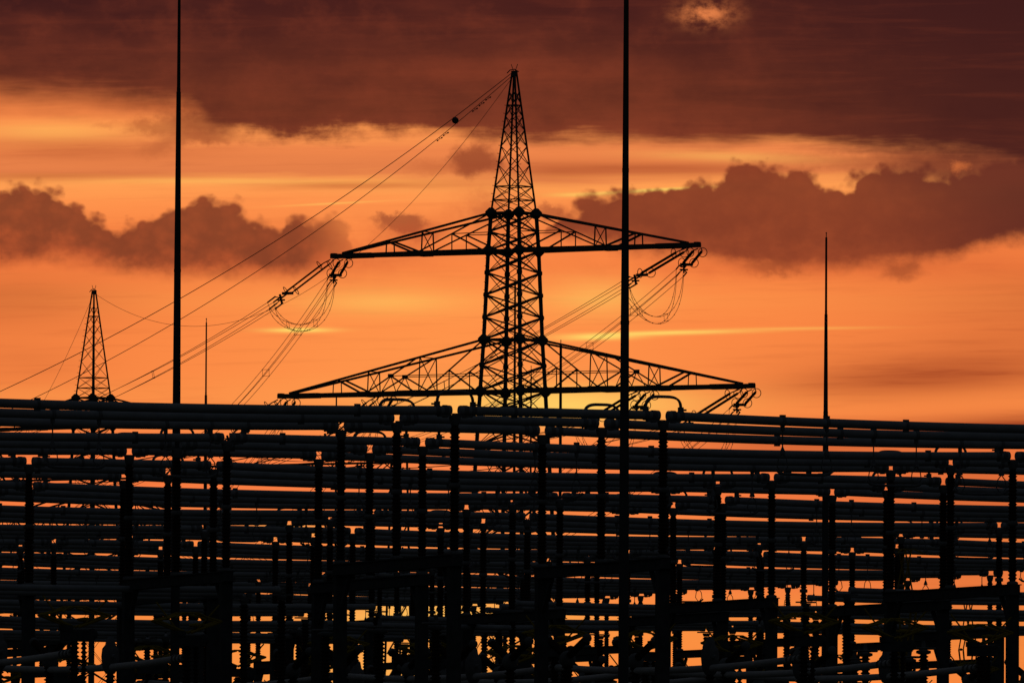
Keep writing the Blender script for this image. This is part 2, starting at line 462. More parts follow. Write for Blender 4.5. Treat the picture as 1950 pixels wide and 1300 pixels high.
mast(1011.5, 703, 380, [(703, .022), (760, .032), (900, .04)], 'thinnest rod like mast behind the right legs of the large pylon')

# ------------------------------------------------------------------ pylons
def pylon(X, Y, rot, dz, label, fine=True):
    root = empty('lattice_pylon', (X, Y, 0), rot)
    W = [(0, 2.5), (26, 1.38), (29, 1.24), (34.2, 1.067), (36.4, .955), (44.55, .10)]
    W = [(z + dz if z else 0, w) for z, w in W]
    def w(z):
        for (a, wa), (b, wb) in zip(W[:-1], W[1:]):
            if z <= b: return wa + (wb - wa) * (z - a) / (b - a)
        return W[-1][1]
    def c(i, z):
        k = w(z); return V3(((-k, -k, z), (k, -k, z), (k, k, z), (-k, k, z))[i])
    top = 44.55 + dz; K = 1.0 if fine else .7
    for i in range(4):
        m = MB()
        for (a, _), (b, _) in zip(W[:-1], W[1:]): m.beam(c(i, a), c(i, b), .17 if a < 36 + dz else .085)
        m.build('leg', M_TOWER, root)
    lv = [0, 5, 9.5, 13.5, 17, 20, 22.8, 24.5, 26, 27.5, 29, 30.3, 31.6, 32.9, 34.2, 35.3, 36.4]
    lv = [z + dz if z > 8 else z for z in lv]
    lt = [z + dz for z in (36.4, 37.15, 37.95, 39.2, 40.3, 41.25, 42.05, 42.8, 43.5)]
    m = MB()
    for a, b in zip(lv[:-1], lv[1:]):
        mid = (a + b) / 2
        for i in range(4):
            j = (i + 1) % 4
            m.beam(c(i, a), c(j, b), .036 * K); m.beam(c(j, a), c(i, b), .036 * K)
            if i % 2 == 0:
                m.beam(c(i, a), c(j, mid), .085); m.beam(c(j, mid), c(i, b), .085)
            else:
                m.beam(c(i, mid), c(j, a), .085); m.beam(c(i, mid), c(j, b), .085)
    for n, (a, b) in enumerate(zip(lt[:-1], lt[1:])):
        for i in range(4):
            j = (i + 1) % 4
            m.beam(c(i, a), c(j, b), .036 * K); m.beam(c(j, a), c(i, b), .036 * K)
    for z in (26, 29, 34.2, 36.4, 37.15, 37.95, 42.7):
        for i in range(4): m.beam(c(i, z + dz), c((i + 1) % 4, z + dz), .11 if z < 37 else .06)
        if z < 37: m.beam(c(0, z + dz), c(2, z + dz), .08); m.beam(c(1, z + dz), c(3, z + dz), .08)
    m.build('lattice_bracing', M_TOWER, root)
    m = MB()
    for z in (26, 29, 34.2, 36.4):
        for i in range(4): m.lathe([(.12, -.34), (.34, -.12), (.36, .06), (.12, .30)], 8, c(i, z + dz))
    for z in (30.3, 31.6, 32.9, 27.5):
        for i in range(4): m.lathe([(.08, -.2), (.17, -.08), (.17, .08), (.08, .2)], 8, c(i, z + dz))
    m.build('gusset_plates', M_TOWER, root)
    m = MB().box((0, 0, top), .14, .14, .16).tube([(-.5, 0, top + .05), (-.3, 0, top + .22), (0, 0, top + .26), (.3, 0, top + .1)], .03, 6)
    for s in (-1, 1): m.tube([(0, 0, top), (s * .22, 0, top + .55)], .02, 5)
    m.build('earth_wire_peak', M_TOWER, root)
    m = MB(); z = 3.0
    while z < top - 2: 
        q = c(1, z); m.beam(q, q + V3((.28, -.05, 0)), .028); q = c(0, z + .2); m.beam(q, q + V3((-.02, -.26, 0)), .028); z += .47
    m.build('step_bolts', M_TOWER, root)
    def arm(s, zb, zt, L, lower):
        zb += dz; zt += dz; m = MB(); wb, wt = w(zb), w(zt)
        def B(f, y): return V3((s * L, y * .16, zb)).lerp(V3((s * wb, y * wb, zb)), f)
        def T(f, y): return V3((s * (L - .5), y * .16, zb + .16)).lerp(V3((s * wt, y * wt, zt)), f)
        def Bv(f, y):
            t = T(f, y); g = (s * L - t.x) / (s * L - s * wb); return B(g, y)
        for y in (-1, 1):
            m.beam(B(0, y), B(1, y), .16, .24); m.beam(T(0, y), T(1, y), .12)
            if lower:
                d2 = B(.42, y).lerp(T(.66, y), .5); d3 = B(.72, y).lerp(T(1, y), .42)
                for a, b, k in ((T(.25, y), B(.41, y), .10), (B(.42, y), T(.66, y), .07), (B(.72, y), T(1, y), .07), (d2, B(.675, y), .08), (d3, B(.98, y), .08),
                                (T(.23, y), Bv(.23, y), .045), (T(.41, y), Bv(.41, y), .055), (T(.675, y), Bv(.675, y), .055), (d3, V3((d3.x, d3.y, zb)), .05), (d2, B(.50, y), .04), (d2, B(.58, y), .04),
                                (d2, V3((s * wb, y * wb, d2.z)), .045)): m.beam(a, b, k)
                m.box(d2, .16, .08, .12)
                xs = (.41, .675); pl = ((.41, .35), (.675, .35), (.62, .45))
            else:
                d3 = B(.53, y).lerp(T(1, y), .48)
                for a, b, k in ((T(.30, y), B(.52, y), .11), (B(.53, y), T(1, y), .075), (d3, B(.97, y), .085), (T(.30, y), Bv(.30, y), .06), (T(.54, y), Bv(.54, y), .065), (d3, V3((d3.x, d3.y, zb)), .05),
                                (d3, V3((s * wb, y * wb, d3.z)), .05)): m.beam(a, b, k)
                xs = (.54,); pl = ((.53, .35),)
        for f in xs:
            m.beam(T(f, 1), T(f, -1), .05); m.beam(T(f, 1), Bv(f, -1), .04); m.beam(T(f, -1), Bv(f, 1), .04)
        for f, k in pl: m.box(B(f, 0), k, abs(B(f, 1).y) + .1, .15)
        n = 10
        for k in range(n):
            m.beam(B(k / n, 1 if k % 2 else -1), B((k + 1) / n, -1 if k % 2 else 1), .06)
        o = m.build('crossarm', M_TOWER, root)
        q = MB().box((s * (L - .1), 0, zb), .42, .24, .13).box((s * (L - 1.5), 0, zb), 1.0, .22, .155).box((s * (L + .2), 0, zb + .03), .14, .16, .15)
        q.build('tip_plate', M_TOWER, o)
    for s in (-1, 1):
        arm(s, 34.2, 36.4, 12.3, False); arm(s, 26.0, 29.0, 15.98, True)
    tag(root, label, 'pylon')
    Mx = Matrix.Translation((X, Y, 0)) @ Matrix.Rotation(rot, 4, 'Z')
    return root, (lambda x, y, z: (Mx @ V3((x, y, z + dz))))
TX, TY, TROT = .06, 560, math.radians(-32)
py1, T1 = pylon(TX, TY, TROT, 0, 'large lattice pylon with two wide crossarms in the centre')
t2 = at(179, 553, 742)
py2, T2 = pylon(t2.x, 742, math.radians(-45), t2.z - 44.7, 'smaller distant lattice pylon at the far left', False)

# ------------------------------------------------------------------ overhead line fittings
def catenary(a, b, sag, n=40):
    return [a.lerp(b, i / n) - V3((0, 0, 4 * sag * (i / n) * (1 - i / n))) for i in range(n + 1)]

def string(A, d, length, label, group, R=.085, flat=False):
    """double tension insulator string from A along d; gives the four conductor ends"""
    root = empty('insulator_string', A); d = d.normalized()
    side = V3((d.y, -d.x, 0)).normalized(); up = side.cross(d).normalized()
    for s in (-1, 1):
        o = side * .26 * s
        n = 40; pts = []; rs = []
        for i in range(n):
            a = .75 + (length - 1.9) * i / n; st = (length - 1.9) / n
            for rr, da in ((R * .6, 0), (R, .35), (R * .6, .7)): pts.append(o + d * (a + st * da)); rs.append(rr)
        MB().tube(pts, rs, 8).build('insulator_rod', M_PORC, root)
        MB().tube([side * .1 * s, o + d * .5, o + d * .78], .035, 6).tube([o + d * (length - 1.2), o + d * (length - .8)], .04, 6).build('link', M_TOWER, root)
        for t in (.85, length - 1.2):
            MB().ring(o + d * t + side * .1 * s, (V3((d.x * 2, d.y * .35, d.z * 1.6)) if flat else d + up * .2 + side * .5 * s), .26, .024, 22).build('grading_ring', M_TOWER, root)
    e = d * (length - .8)
    MB().beam(e - side * .38, e + side * .38, .09, .16).build('yoke_plate', M_TOWER, root)
    m = MB().tube([e, d * (length - .1)], .05, 6); f = d * length
    m.beam(f - side * .24 - up * .1, f + side * .24 - up * .1, .09); m.beam(f - up * .3, f + up * .26, .1)
    ends = []
    for a in (-1, 1):
        for b in (-1, 1):
            q = f + side * .21 * a + up * .21 * b; m.beam(f + up * .05 * b, q + d * .25, .05)
            m.tube([q + d * .2, q + d * 1.1], .045, 6); ends.append(A + q + d * 1.1)
    m.build('bundle_clamp', M_TOWER, root)
    tag(root, label, 'insulator', group)
    return ends

def bundle(starts, ends, sag, label, spacers, r=.016):
    root = empty('conductor_bundle', starts[0]); o = starts[0]
    cs = []
    for a, b in zip(starts, ends):
        c = catenary(a - o, b - o, sag); cs.append(c)
        MB().tube(c, r, 5).build('conductor', M_WIRE, root)
    for f in spacers:
        i = int(f * 40); q = [c[i] for c in cs]; m = MB()
        for a, b in ((0, 1), (2, 3), (0, 2), (1, 3)): m.beam(q[a], q[b], .022)
        for k in q: m.ball(k, .032, 6)
        m.build('spacer', M_CLAMP, root)
    tag(root, label, 'conductor', 'bundled overhead conductors')

def jumper(ea, eb, drop, label):
    root = empty('jumper_loop', ea[0]); o = ea[0]; cs = []
    for a, b in zip(ea, eb):
        a = a - o; b = b - o; pts = []
        q1 = a.lerp(b, .12) - V3((0, 0, drop * .75)); q2 = a.lerp(b, .97) - V3((0, 0, drop * 1.55))
        for i in range(33):
            t = i / 32; u = 1 - t
            pts.append(a * u ** 3 + q1 * 3 * u * u * t + q2 * 3 * u * t * t + b * t ** 3)
        cs.append(pts); m = MB().tube(pts, .014, 5); m.build('jumper_wire', M_WIRE, root)
        m = MB()
        for i in range(3, 30, 3): m.ball(pts[i], .032, 6)
        m.build('weights', M_WIRE, root)
    for i in (10, 21):
        q = [c[i] for c in cs]; m = MB()
        for a, b in ((0, 1), (2, 3), (0, 2), (1, 3)): m.beam(q[a], q[b], .02)
        m.build('spacer', M_CLAMP, root)
    tag(root, label, 'jumper wire', 'jumper loops under the crossarms')

GA = V3((-.53, -.848, 0))
attach = [('upper left', -12.2, 34.0, (-150, 890), 7.2), ('outer lower left', -15.85, 25.8, (-330, 905), 7.0), ('inner lower left', -9.0, 25.8, (-60, 905), 7.0),
          ('upper right', 12.2, 34.0, (480, 893), 5.0), ('outer lower right', 15.85, 25.8, (700, 900), 6.0), ('inner lower right', 9.0, 25.8, (330, 897), 6.0)]
gend = []
for nm, x, z, gpx, sagB in attach:
    A = T1(x - .38, -.12, z); Bp = T1(x + .38, .12, z)
    right = x > 0
    dA = GA + V3((0, 0, -.36 if right else -.47))
    ea = string(A, dA, 6.0, f'double insulator string reaching out from the {nm} end of the crossarm', 'tension insulator strings of the pylon', .08 if right else .062, not right)
    x2 = x
    tgt = T2(x2 if abs(x) > 10 else x2, 0, z)
    dB = (tgt - Bp); dB.z = 0; dB.normalize(); dB.z = -.20
    eb = string(Bp, dB, 4.5, f'double insulator string pointing to the distant pylon from the {nm} crossarm end', 'tension insulator strings of the pylon')
    Yg = 531 if not right else 517
    ge = at(gpx[0], gpx[1], Yg); gend.append(ge)
    n4 = [V3((a * .2, 0, b * .2)) for a in (-1, 1) for b in (-1, 1)]
    bundle(ea, [ge + q for q in n4], .6 if right else .9, f'four wire bundle sloping down from the {nm} string towards the yard gantry', [.35, .7] if not right else [.5])
    bundle(eb, [tgt + V3((0, -1, -1.2)) + q for q in n4], sagB, f'four wire bundle sagging from the {nm} crossarm end to the distant pylon', [.075, .15, .25, .4, .55, .7, .85])
    jumper(ea, eb, 2.35 if not right else 2.8, f'hanging jumper loop of four wires under the {nm} crossarm end')

# yard gantry that takes the down leads
ga, gb = at(-420, 900, 537), at(760, 905, 512)
root = empty('line_gantry', (ga.x, ga.y, 0)); zt = (ga.z + gb.z) / 2; dv = V3((gb.x - ga.x, gb.y - ga.y, 0)); Lg = dv.length; dn = dv.normalized(); sd = V3((-dn.y, dn.x, 0))
m = MB()
for a in (-.28, .28):
    for b in (-.28, .28): m.beam(sd * a + V3((0, 0, zt + b)), dv + sd * a + V3((0, 0, zt + b)), .09)
n = int(Lg / .8)
for k in range(n):
    u, v = dv * (k / n), dv * ((k + 1) / n); s1 = 1 if k % 2 else -1
    for a in (-.28, .28): m.beam(u + sd * a + V3((0, 0, zt - .28 * s1)), v + sd * a + V3((0, 0, zt + .28 * s1)), .05)
    m.beam(u + sd * .28 * s1 + V3((0, 0, zt + .28)), v - sd * .28 * s1 + V3((0, 0, zt + .28)), .05)
m.build('lattice_beam', M_TOWER, root)
for f in (0.0, 1.0):
    m = MB(); q = dv * f
    for a in (-.3, .3):
        for b in (-.3, .3): m.beam(q + dn * a * 2.2 + sd * b * 2.2, q + dn * a + sd * b + V3((0, 0, zt + .3)), .12)
    for k in range(14):
        z0, z1 = zt * k / 14, zt * (k + 1) / 14
        for b in (-.3, .3): m.beam(q - dn * .5 + sd * b + V3((0, 0, z0)), q + dn * .5 + sd * b + V3((0, 0, z1)), .06)
    m.build('lattice_leg', M_TOWER, root)
tag(root, 'lattice yard gantry behind the busbars taking the sloping wires', 'gantry')

# earth wires
def wire(name, pts, r, label, cat='wire', group='earth wires'):
    o = pts[0]; tag(MB().tube([p - o for p in pts], r, 5).build(name, M_WIRE, None, o), label, cat, group)
p1 = T1(0, 0, 44.5); p2 = T2(0, 0, 44.5)
wire('earth_wire', catenary(p1, p2, 7.4, 60), .014, 'thin earth wire sagging between the tops of the two pylons')
e1 = at(-160, 815, 522); e2 = at(-60, 815, 520)
c1 = catenary(p1 + V3((-.2, 0, .05)), e1, 1.6, 60); c2 = catenary(p1 + V3((-.2, -.2, -.15)), e2, 1.7, 60)
wire('earth_wire', c1, .022, 'upper of two wires falling from the large pylon top to the left')
wire('earth_wire', c2, .019, 'lower of two wires falling from the large pylon top to the left')
wire('earth_wire', catenary(p2, at(-60, 960, 790), 2.0, 30), .014, 'thin wire dropping steeply left from the distant pylon top')
# marker ball and vibration dampers sit on the wire
i = 6
q = c2[0].lerp(c2[60], .106) - V3((0, 0, 4 * 1.7 * .106 * .894)); q = (q + (c1[0].lerp(c1[60], .103) - V3((0, 0, 4 * 1.6 * .103 * .897)))) / 2
m = MB().ball((0, 0, 0), .20, 14).ring((0, 0, 0), (1, 0, .7), .2, .03, 16)
tag(m.build('marker_ball', M_DARK, None, q), 'round dark marker ball on the wire below the large pylon top', 'marker ball')
k = 0
for f in (.045, .058, .071, .128, .14):
    a = c2[0].lerp(c2[60], f) - V3((0, 0, 4 * 1.7 * f * (1 - f))); d = (c2[60] - c2[0]).normalized()
    m = MB().tube([-d * .22 - V3((0, 0, .12)), d * .22 - V3((0, 0, .12))], .012, 5).tube([(0, 0, 0), (0, 0, -.12)], .015, 5)
    for s in (-1, 1): m.tube([d * s * .17 - V3((0, 0, .12)), d * s * .27 - V3((0, 0, .12))], .04, 6)
    tag(m.build('vibration_damper', M_DARK, None, a), f"small dumbbell damper on the falling wire, {ORD[k]} down from the large pylon's top", 'damper', 'vibration dampers on the earth wire'); k += 1

# ------------------------------------------------------------------ sky
world = bpy.data.worlds.new('World'); sc.world = world; world.use_nodes = True
nt = world.node_tree; nt.nodes.clear(); LK = nt.links.new
def setin(sock, v):
    if isinstance(v, bpy.types.NodeSocket): LK(v, sock)
    else: sock.default_value = v
def Mth(op, a, b=None, c=None, clamp=False):
    n = nt.nodes.new('ShaderNodeMath'); n.operation = op; n.use_clamp = clamp
    for i, v in enumerate((a, b, c)):
        if v is not None: setin(n.inputs[i], v)
    return n.outputs[0]
add = lambda a, b: Mth('ADD', a, b)
sub = lambda a, b: Mth('SUBTRACT', a, b)
mul = lambda a, b: Mth('MULTIPLY', a, b)
def sstep(x, a, b, lo=0.0, hi=1.0):
    n = nt.nodes.new('ShaderNodeMapRange'); n.interpolation_type = 'SMOOTHSTEP'
    for k, v in (('Value', x), ('From Min', a), ('From Max', b), ('To Min', lo), ('To Max', hi)): setin(n.inputs[k], v)
    return n.outputs[0]
def lstep(x, a, b, lo=0.0, hi=1.0):
    n = nt.nodes.new('ShaderNodeMapRange')
    for k, v in (('Value', x), ('From Min', a), ('From Max', b), ('To Min', lo), ('To Max', hi)): setin(n.inputs[k], v)
    return n.outputs[0]
def comb(x, y, z):
    n = nt.nodes.new('ShaderNodeCombineXYZ'); setin(n.inputs[0], x); setin(n.inputs[1], y); setin(n.inputs[2], z); return n.outputs[0]
def noise(x, y, z, detail=5, rough=.55, dist=0.0):
    n = nt.nodes.new('ShaderNodeTexNoise'); LK(comb(x, y, z), n.inputs['Vector'])
    n.inputs['Scale'].default_value = 1; n.inputs['Detail'].default_value = detail; n.inputs['Roughness'].default_value = rough; n.inputs['Distortion'].default_value = dist
    return n.outputs['Fac']
def ramp(x, stops, lo, hi):
    n = nt.nodes.new('ShaderNodeValToRGB'); LK(lstep(x, lo, hi), n.inputs['Fac']); e = n.color_ramp.elements
    while len(e) < len(stops): e.new(.5)
    for el, (p, c) in zip(e, stops): el.position = (p - lo) / (hi - lo)
    for el, (p, c) in zip(e, stops): el.color = (*lin(c), 1)
    return n.outputs['Color']
def curve(x, pts, vlo=0.0, vhi=16.0, ulo=-1.0, uhi=21.0):
    n = nt.nodes.new('ShaderNodeFloatCurve'); c = n.mapping.curves[0]
    P = [((u - ulo) / (uhi - ulo), (v - vlo) / (vhi - vlo)) for u, v in pts]
    while len(c.points) < len(P): c.points.new(.5, .5)
    for k, (a, b) in enumerate(P): c.points[k].location = (a, b); c.points[k].handle_type = 'AUTO_CLAMPED'
    n.mapping.use_clip = False; n.mapping.update()
    LK(lstep(x, ulo, uhi), n.inputs['Value'])
    return add(mul(n.outputs[0], vhi - vlo), vlo)
def mixc(f, a, b):
    n = nt.nodes.new('ShaderNodeMix'); n.data_type = 'RGBA'; n.clamp_factor = True
    setin(n.inputs['Factor'], f)
    for k, v in (('A', a), ('B', b)):
        if isinstance(v, bpy.types.NodeSocket): LK(v, n.inputs[k])
        else: n.inputs[k].default_value = (*v, 1)
    return n.outputs['Result']
def gauss(U, Vv, cx, cy, rx, ry, tilt=0.0):
    a = mul(sub(U, cx), 1 / rx); b = mul(sub(sub(Vv, cy), mul(sub(U, cx), tilt)) if tilt else sub(Vv, cy), 1 / ry)
    return Mth('EXPONENT', mul(add(mul(a, a), mul(b, b)), -1.0))
def sumup(L):
    s = L[0]
    for x in L[1:]: s = add(s, x)
    return s

tc = nt.nodes.new('ShaderNodeTexCoord'); sp = nt.nodes.new('ShaderNodeSeparateXYZ'); LK(tc.outputs['Generated'], sp.inputs[0])
dx, dy, dzz = sp.outputs
ysafe = Mth('MAXIMUM', dy, .05)
U0 = add(mul(Mth('DIVIDE', dx, ysafe), 183.0), 9.75)     # azimuth, 183 units per radian
V0 = sub(15.39, mul(Mth('DIVIDE', dzz, ysafe), 183.0))   # downwards from high sky to horizon
U = Mth('MINIMUM', Mth('MAXIMUM', sub(U0, mul(sub(V0, 6.5), RHO)), -40), 60)
Vv = Mth('MAXIMUM', add(V0, mul(sub(U0, 9.75), RHO)), -60)

fb1 = noise(mul(U, 1.1), mul(Vv, 1.5), 3.1, 7, .6)       # billows
fb2 = noise(mul(U, 3.2), mul(Vv, 3.8), 8.4, 6, .6)
stk = noise(mul(U, .16), mul(Vv, 2.6), 5.5, 6, .55, .3)  # thin horizontal layers
stk2 = noise(mul(U, .42), add(mul(Vv, 7.5), mul(U, .12)), 33.3, 6, .6, .2)
soft = noise(mul(U, .35), mul(Vv, .8), 1.7, 4, .5)
fb3 = noise(mul(U, 7.5), mul(Vv, 8.5), 61.0, 4, .6)
Uw = add(U, add(add(mul(sub(fb1, .5), .7), mul(sub(fb2, .5), .42)), mul(sub(fb3, .5), .14)))
Vw = add(Vv, add(mul(sub(noise(mul(U, 1.1), mul(Vv, 1.5), 23.0, 7, .6), .5), .5), add(mul(sub(noise(mul(U, 3.2), mul(Vv, 3.8), 77.0, 6, .6), .5), .34), mul(sub(fb3, .5), .12))))

base = ramp(add(Vv, add(mul(sub(stk, .5), .6), mul(sub(stk2, .5), .35))), [(1.2, (214, 108, 58)), (2.1, (240, 132, 70)), (2.45, (255, 154, 80)), (2.85, (238, 133, 74)), (3.25, (228, 127, 72)), (3.5, (255, 158, 82)),
       (3.9, (255, 148, 77)), (4.6, (252, 140, 72)), (5.1, (252, 138, 70)), (5.7, (255, 154, 77)), (6.2, (255, 147, 74)), (7.0, (255, 149, 75)), (7.6, (255, 156, 78)), (8.0, (255, 152, 77)),
       (8.6, (252, 134, 72)), (9.5, (250, 130, 70)), (10.2, (255, 150, 74)), (11.2, (252, 142, 72)), (11.8, (255, 163, 70)), (13.0, (255, 154, 66)), (14.5, (240, 130, 70)), (15.4, (200, 105, 60))], 0, 16)
dusk = sumup([mul(gauss(U, Vv, *a[:4], a[4]), a[5]) for a in (
    (0.0, 5.7, 2.3, .55, 0, .42), (0.3, 6.9, 1.6, .5, 0, .22), (18.2, 6.95, 3.0, .42, -.02, .46), (20, 5.9, 3.0, 1.0, 0, .38), (17.0, 7.3, 2.6, .3, -.04, .42), (19.4, 8.12, 3.0, .24, -.035, .9), (15.0, 8.55, 2.0, .3, -.02, .35), (19.5, 9.3, 3.5, .8, 0, .35), (19.5, 11.0, 4.0, 1.6, 0, .25),
    (12.4, 3.2, 2.6, .14, 0, .55), (1.6, 2.85, 2.2, .22, .02, .38), (.4, 3.36, 2.8, .09, -.01, .32), (6.2, 3.52, 1.4, .07, 0, .32), (3.0, 2.0, 1.6, .12, .05, .4), (18.0, 3.05, 1.6, .2, 0, .3), (16.2, 4.95, 2, .25, 0, .3), (8.0, 3.5, 1.6, .1, 0, .2), (10.5, 3.3, 1.0, .2, 0, .25))])
dusk = mul(dusk, add(add(.4, mul(stk, .8)), mul(stk2, .45)))
dusk = add(dusk, mul(lstep(stk2, .52, .8), .16))
red = mul(sub(1.0, gauss(U, Vv, 8.6, 7.0, 4.6, 4.5)), sstep(Vv, 3.6, 4.8))
base = mixc(mul(red, .8), base, mixc(.6, base, lin((244, 116, 58))))
base = mixc(dusk, base, lin((164, 70, 36)))
hot = sumup([mul(gauss(U, Vv, *a[:4], a[4]), a[5]) for a in (
    (10.6, 7.72, 2.4, .36, 0, .75), (5.7, 6.285, .62, .045, -.004, .95), (11.4, 6.42, .75, .055, -.02, .95), (12.7, 6.335, 1.5, .042, -.022, .85), (15.3, 6.25, 1.3, .028, -.01, .32), (12.4, 3.62, 1.1, .035, -.055, .85), (11.0, 3.70, .6, .05, 0, .35),
    (4.2, 3.44, 2.6, .06, 0, .22), (1.0, 2.5, 1.3, .16, 0, .22), (7.3, 5.75, 1.4, .22, 0, .3), (11.4, 5.65, 1.0, .35, 0, .32), (6.3, 3.87, .9, .02, -.05, .4), (5.4, 10.1, .7, .10, 0, .6), (.8, 7.5, 1.5, .15, 0, .05), (14.0, 2.98, 1.6, .10, .03, .25), (8.3, 11.7, 2.2, .35, 0, .5), (7.5, 12.8, 2.5, .6, 0, .35))])
hot = mul(hot, add(.62, mul(stk2, .85)))
base = mixc(hot, base, lin((255, 214, 104)))
# rosy veil round the cumulus
veil = mul(sumup([mul(gauss(U, Vv, *a), .8) for a in ((4.0, 4.85, 3.4, .45), (6.3, 4.7, 1.4, .55), (8.4, 4.4, 1.1, .35), (9.2, 3.85, .7, .35), (10.7, 4.35, 1.2, .4), (15, 5.1, 4, .25))]), lstep(fb1, .3, .7))
base = mixc(mul(veil, .62), base, lin((206, 94, 52)))

def vor(x, y, z, sm=.25):
    n = nt.nodes.new('ShaderNodeTexVoronoi'); n.voronoi_dimensions = '2D'; n.feature = 'SMOOTH_F1'; LK(comb(x, add(y, z * 13.7), 0.0), n.inputs['Vector'])
    n.inputs['Scale'].default_value = 1; n.inputs['Smoothness'].default_value = sm
    return n.outputs['Distance']
jx, jy = mul(sub(fb1, .5), .3), mul(sub(soft, .5), .4)
Ub, Vb = add(U, jx), add(Vv, jy)
puffy = add(mul(sub(.42, vor(mul(Ub, 2.2), mul(Vb, 2.8), 4.4)), .24), add(mul(sub(.42, vor(mul(Ub, 6.2), mul(Vb, 7.4), 9.1)), .10), mul(sub(fb2, .5), .16)))
def lumps(L):
    best = None
    for cx, cy, rx, ry in L:
        a = mul(sub(Ub, cx), 1 / rx); b = mul(sub(Vb, cy), 1 / ry)
        d = mul(sub(1.0, Mth('SQRT', add(mul(a, a), mul(b, b)))), ry)
        best = d if best is None else Mth('SMOOTH_MAX', best, d, .06)
    return best
def bank(topP, botP, soft_top, soft_bot, dark, light, L, lift=0.0):
    top = curve(Ub, topP); bot = curve(U, botP)
    t = add(Mth('SMOOTH_MAX', sub(Vb, top), lumps(L), .08), add(puffy, lift)); hgt = Mth('MAXIMUM', sub(bot, top), .05)
    m1 = sstep(t, mul(soft, -soft_top), mul(add(.3, mul(soft, 1.6)), soft_top)); m2 = sstep(sub(bot, add(Vv, add(mul(sub(soft, .5), .5), add(mul(sub(fb1, .5), .45), mul(sub(fb2, .5), .22))))), -soft_bot, soft_bot * 1.1)
    d = add(add(Mth('DIVIDE', t, hgt), mul(sub(fb1, .5), 1.1)), mul(sub(fb2, .5), .35))
    colr = mixc(sstep(d, .45, 1.25), dark, light)
    colr = mixc(mul(lstep(puffy, -.05, .12), .32), colr, light); colr = mixc(mul(lstep(fb1, .55, .25), .5), colr, (dark[0] * .78, dark[1] * .74, dark[2] * .85))
    return mul(m1, m2), colr
mL, cL = bank([(-1, 3.75), (0, 3.62), (.2, 3.55), (.5, 3.52), (.62, 3.66), (.85, 3.52), (1.05, 3.72), (1.4, 3.88), (1.75, 4.15), (2.2, 4.32), (2.7, 4.22), (3.2, 3.97), (3.55, 3.88), (3.9, 3.77), (4.2, 3.86), (4.6, 4.08), (5.0, 4.3), (5.3, 4.32), (5.5, 4.13), (5.85, 4.24), (6.2, 4.14), (6.5, 4.3), (6.7, 4.75), (6.95, 5.2), (8, 5.4), (21, 5.4)],
              [(-1, 4.98), (0, 5.0), (1, 4.98), (2, 5.08), (3, 5.16), (4, 5.18), (5, 5.18), (5.6, 5.2), (6.2, 5.05), (6.7, 4.9), (7, 4.8), (8, 4.8), (21, 4.8)], .13, .26, lin((134, 64, 39)), lin((184, 84, 46)), [(.32, 3.76, .30, .22), (.86, 3.76, .30, .24), (1.3, 4.02, .28, .2), (1.75, 4.3, .3, .2), (2.75, 4.4, .5, .18), (3.3, 4.14, .34, .2), (3.95, 3.98, .36, .22), (4.4, 4.08, .32, .2), (4.85, 4.3, .3, .2), (5.6, 4.33, .28, .2), (6.25, 4.36, .36, .24)])
mR, cR = bank([(-1, 6), (9.9, 6), (10.2, 5.0), (10.6, 4.25), (11, 4.08), (11.5, 3.82), (11.9, 3.74), (12.3, 3.66), (12.9, 3.6), (13.5, 3.55), (13.8, 3.42), (13.95, 3.24), (14.2, 3.15), (14.6, 3.22), (14.9, 3.40), (15.2, 3.30), (15.45, 3.45), (15.65, 3.62), (15.9, 3.62), (16.2, 3.58), (16.48, 3.42), (17, 3.24), (17.5, 3.3), (17.8, 3.42), (18.2, 3.38), (18.7, 3.25), (19.5, 3.0), (21, 2.8)],
              [(-1, 4.5), (10, 4.45), (11, 4.6), (12, 4.85), (13.3, 4.92), (14.3, 5.05), (15, 5.14), (16, 5.04), (17, 5.0), (18, 4.92), (18.7, 4.72), (19.5, 4.62), (21, 4.5)], .12, .2, lin((135, 61, 38)), lin((154, 70, 41)), [(11.4, 4.0, .35, .2), (11.95, 3.95, .4, .22), (12.7, 3.85, .5, .25), (13.5, 3.75, .45, .22), (14.2, 3.42, .36, .28), (14.65, 3.5, .3, .24), (15.25, 3.55, .32, .24), (15.9, 3.8, .4, .22), (16.75, 3.5, .42, .24), (17.35, 3.48, .4, .24), (18.4, 3.6, .5, .24)], .09)
mL = mul(mL, sub(1.0, mul(sstep(U, 5.6, 7.0), .75)))
base = mixc(mul(mL, .96), base, cL)
cR = mixc(sstep(U, 15.5, 20), cR, lin((92, 40, 33)))
base = mixc(mul(mR, .97), base, cR)
def puff(cx, cy, rx, ry, soft_e, op, colr):
    global base
    a = mul(sub(Uw, cx), 1 / rx); b = mul(sub(Vw, cy), 1 / ry)
    d = Mth('SQRT', add(mul(a, a), mul(b, b)))
    base = mixc(mul(sstep(d, 1 + soft_e, 1 - soft_e), op), base, lin(colr))
puff(7.62, 4.24, .5, .2, .3, .75, (150, 70, 44))
puff(7.9, 4.42, .6, .16, .7, .5, (190, 88, 50))
puff(9.05, 3.02, .42, .3, .5, .85, (150, 70, 42))
puff(8.3, 3.18, .5, .12, .8, .4, (190, 95, 52))
puff(9.3, 4.0, .35, .3, .8, .4, (170, 80, 46))
puff(10.5, 4.02, .32, .16, .5, .7, (165, 78, 46))
puff(14.75, 5.12, .5, .14, .7, .6, (150, 70, 40))
puff(17.2, 5.15, .3, .16, .8, .65, (150, 70, 40))
puff(18.7, 3.15, 1.9, .42, .6, .85, (112, 52, 37))
puff(16.6, 3.02, 1.4, .15, .9, .35, (160, 80, 46))
puff(18.32, 3.17, .16, .09, .9, .75, (214, 112, 58))
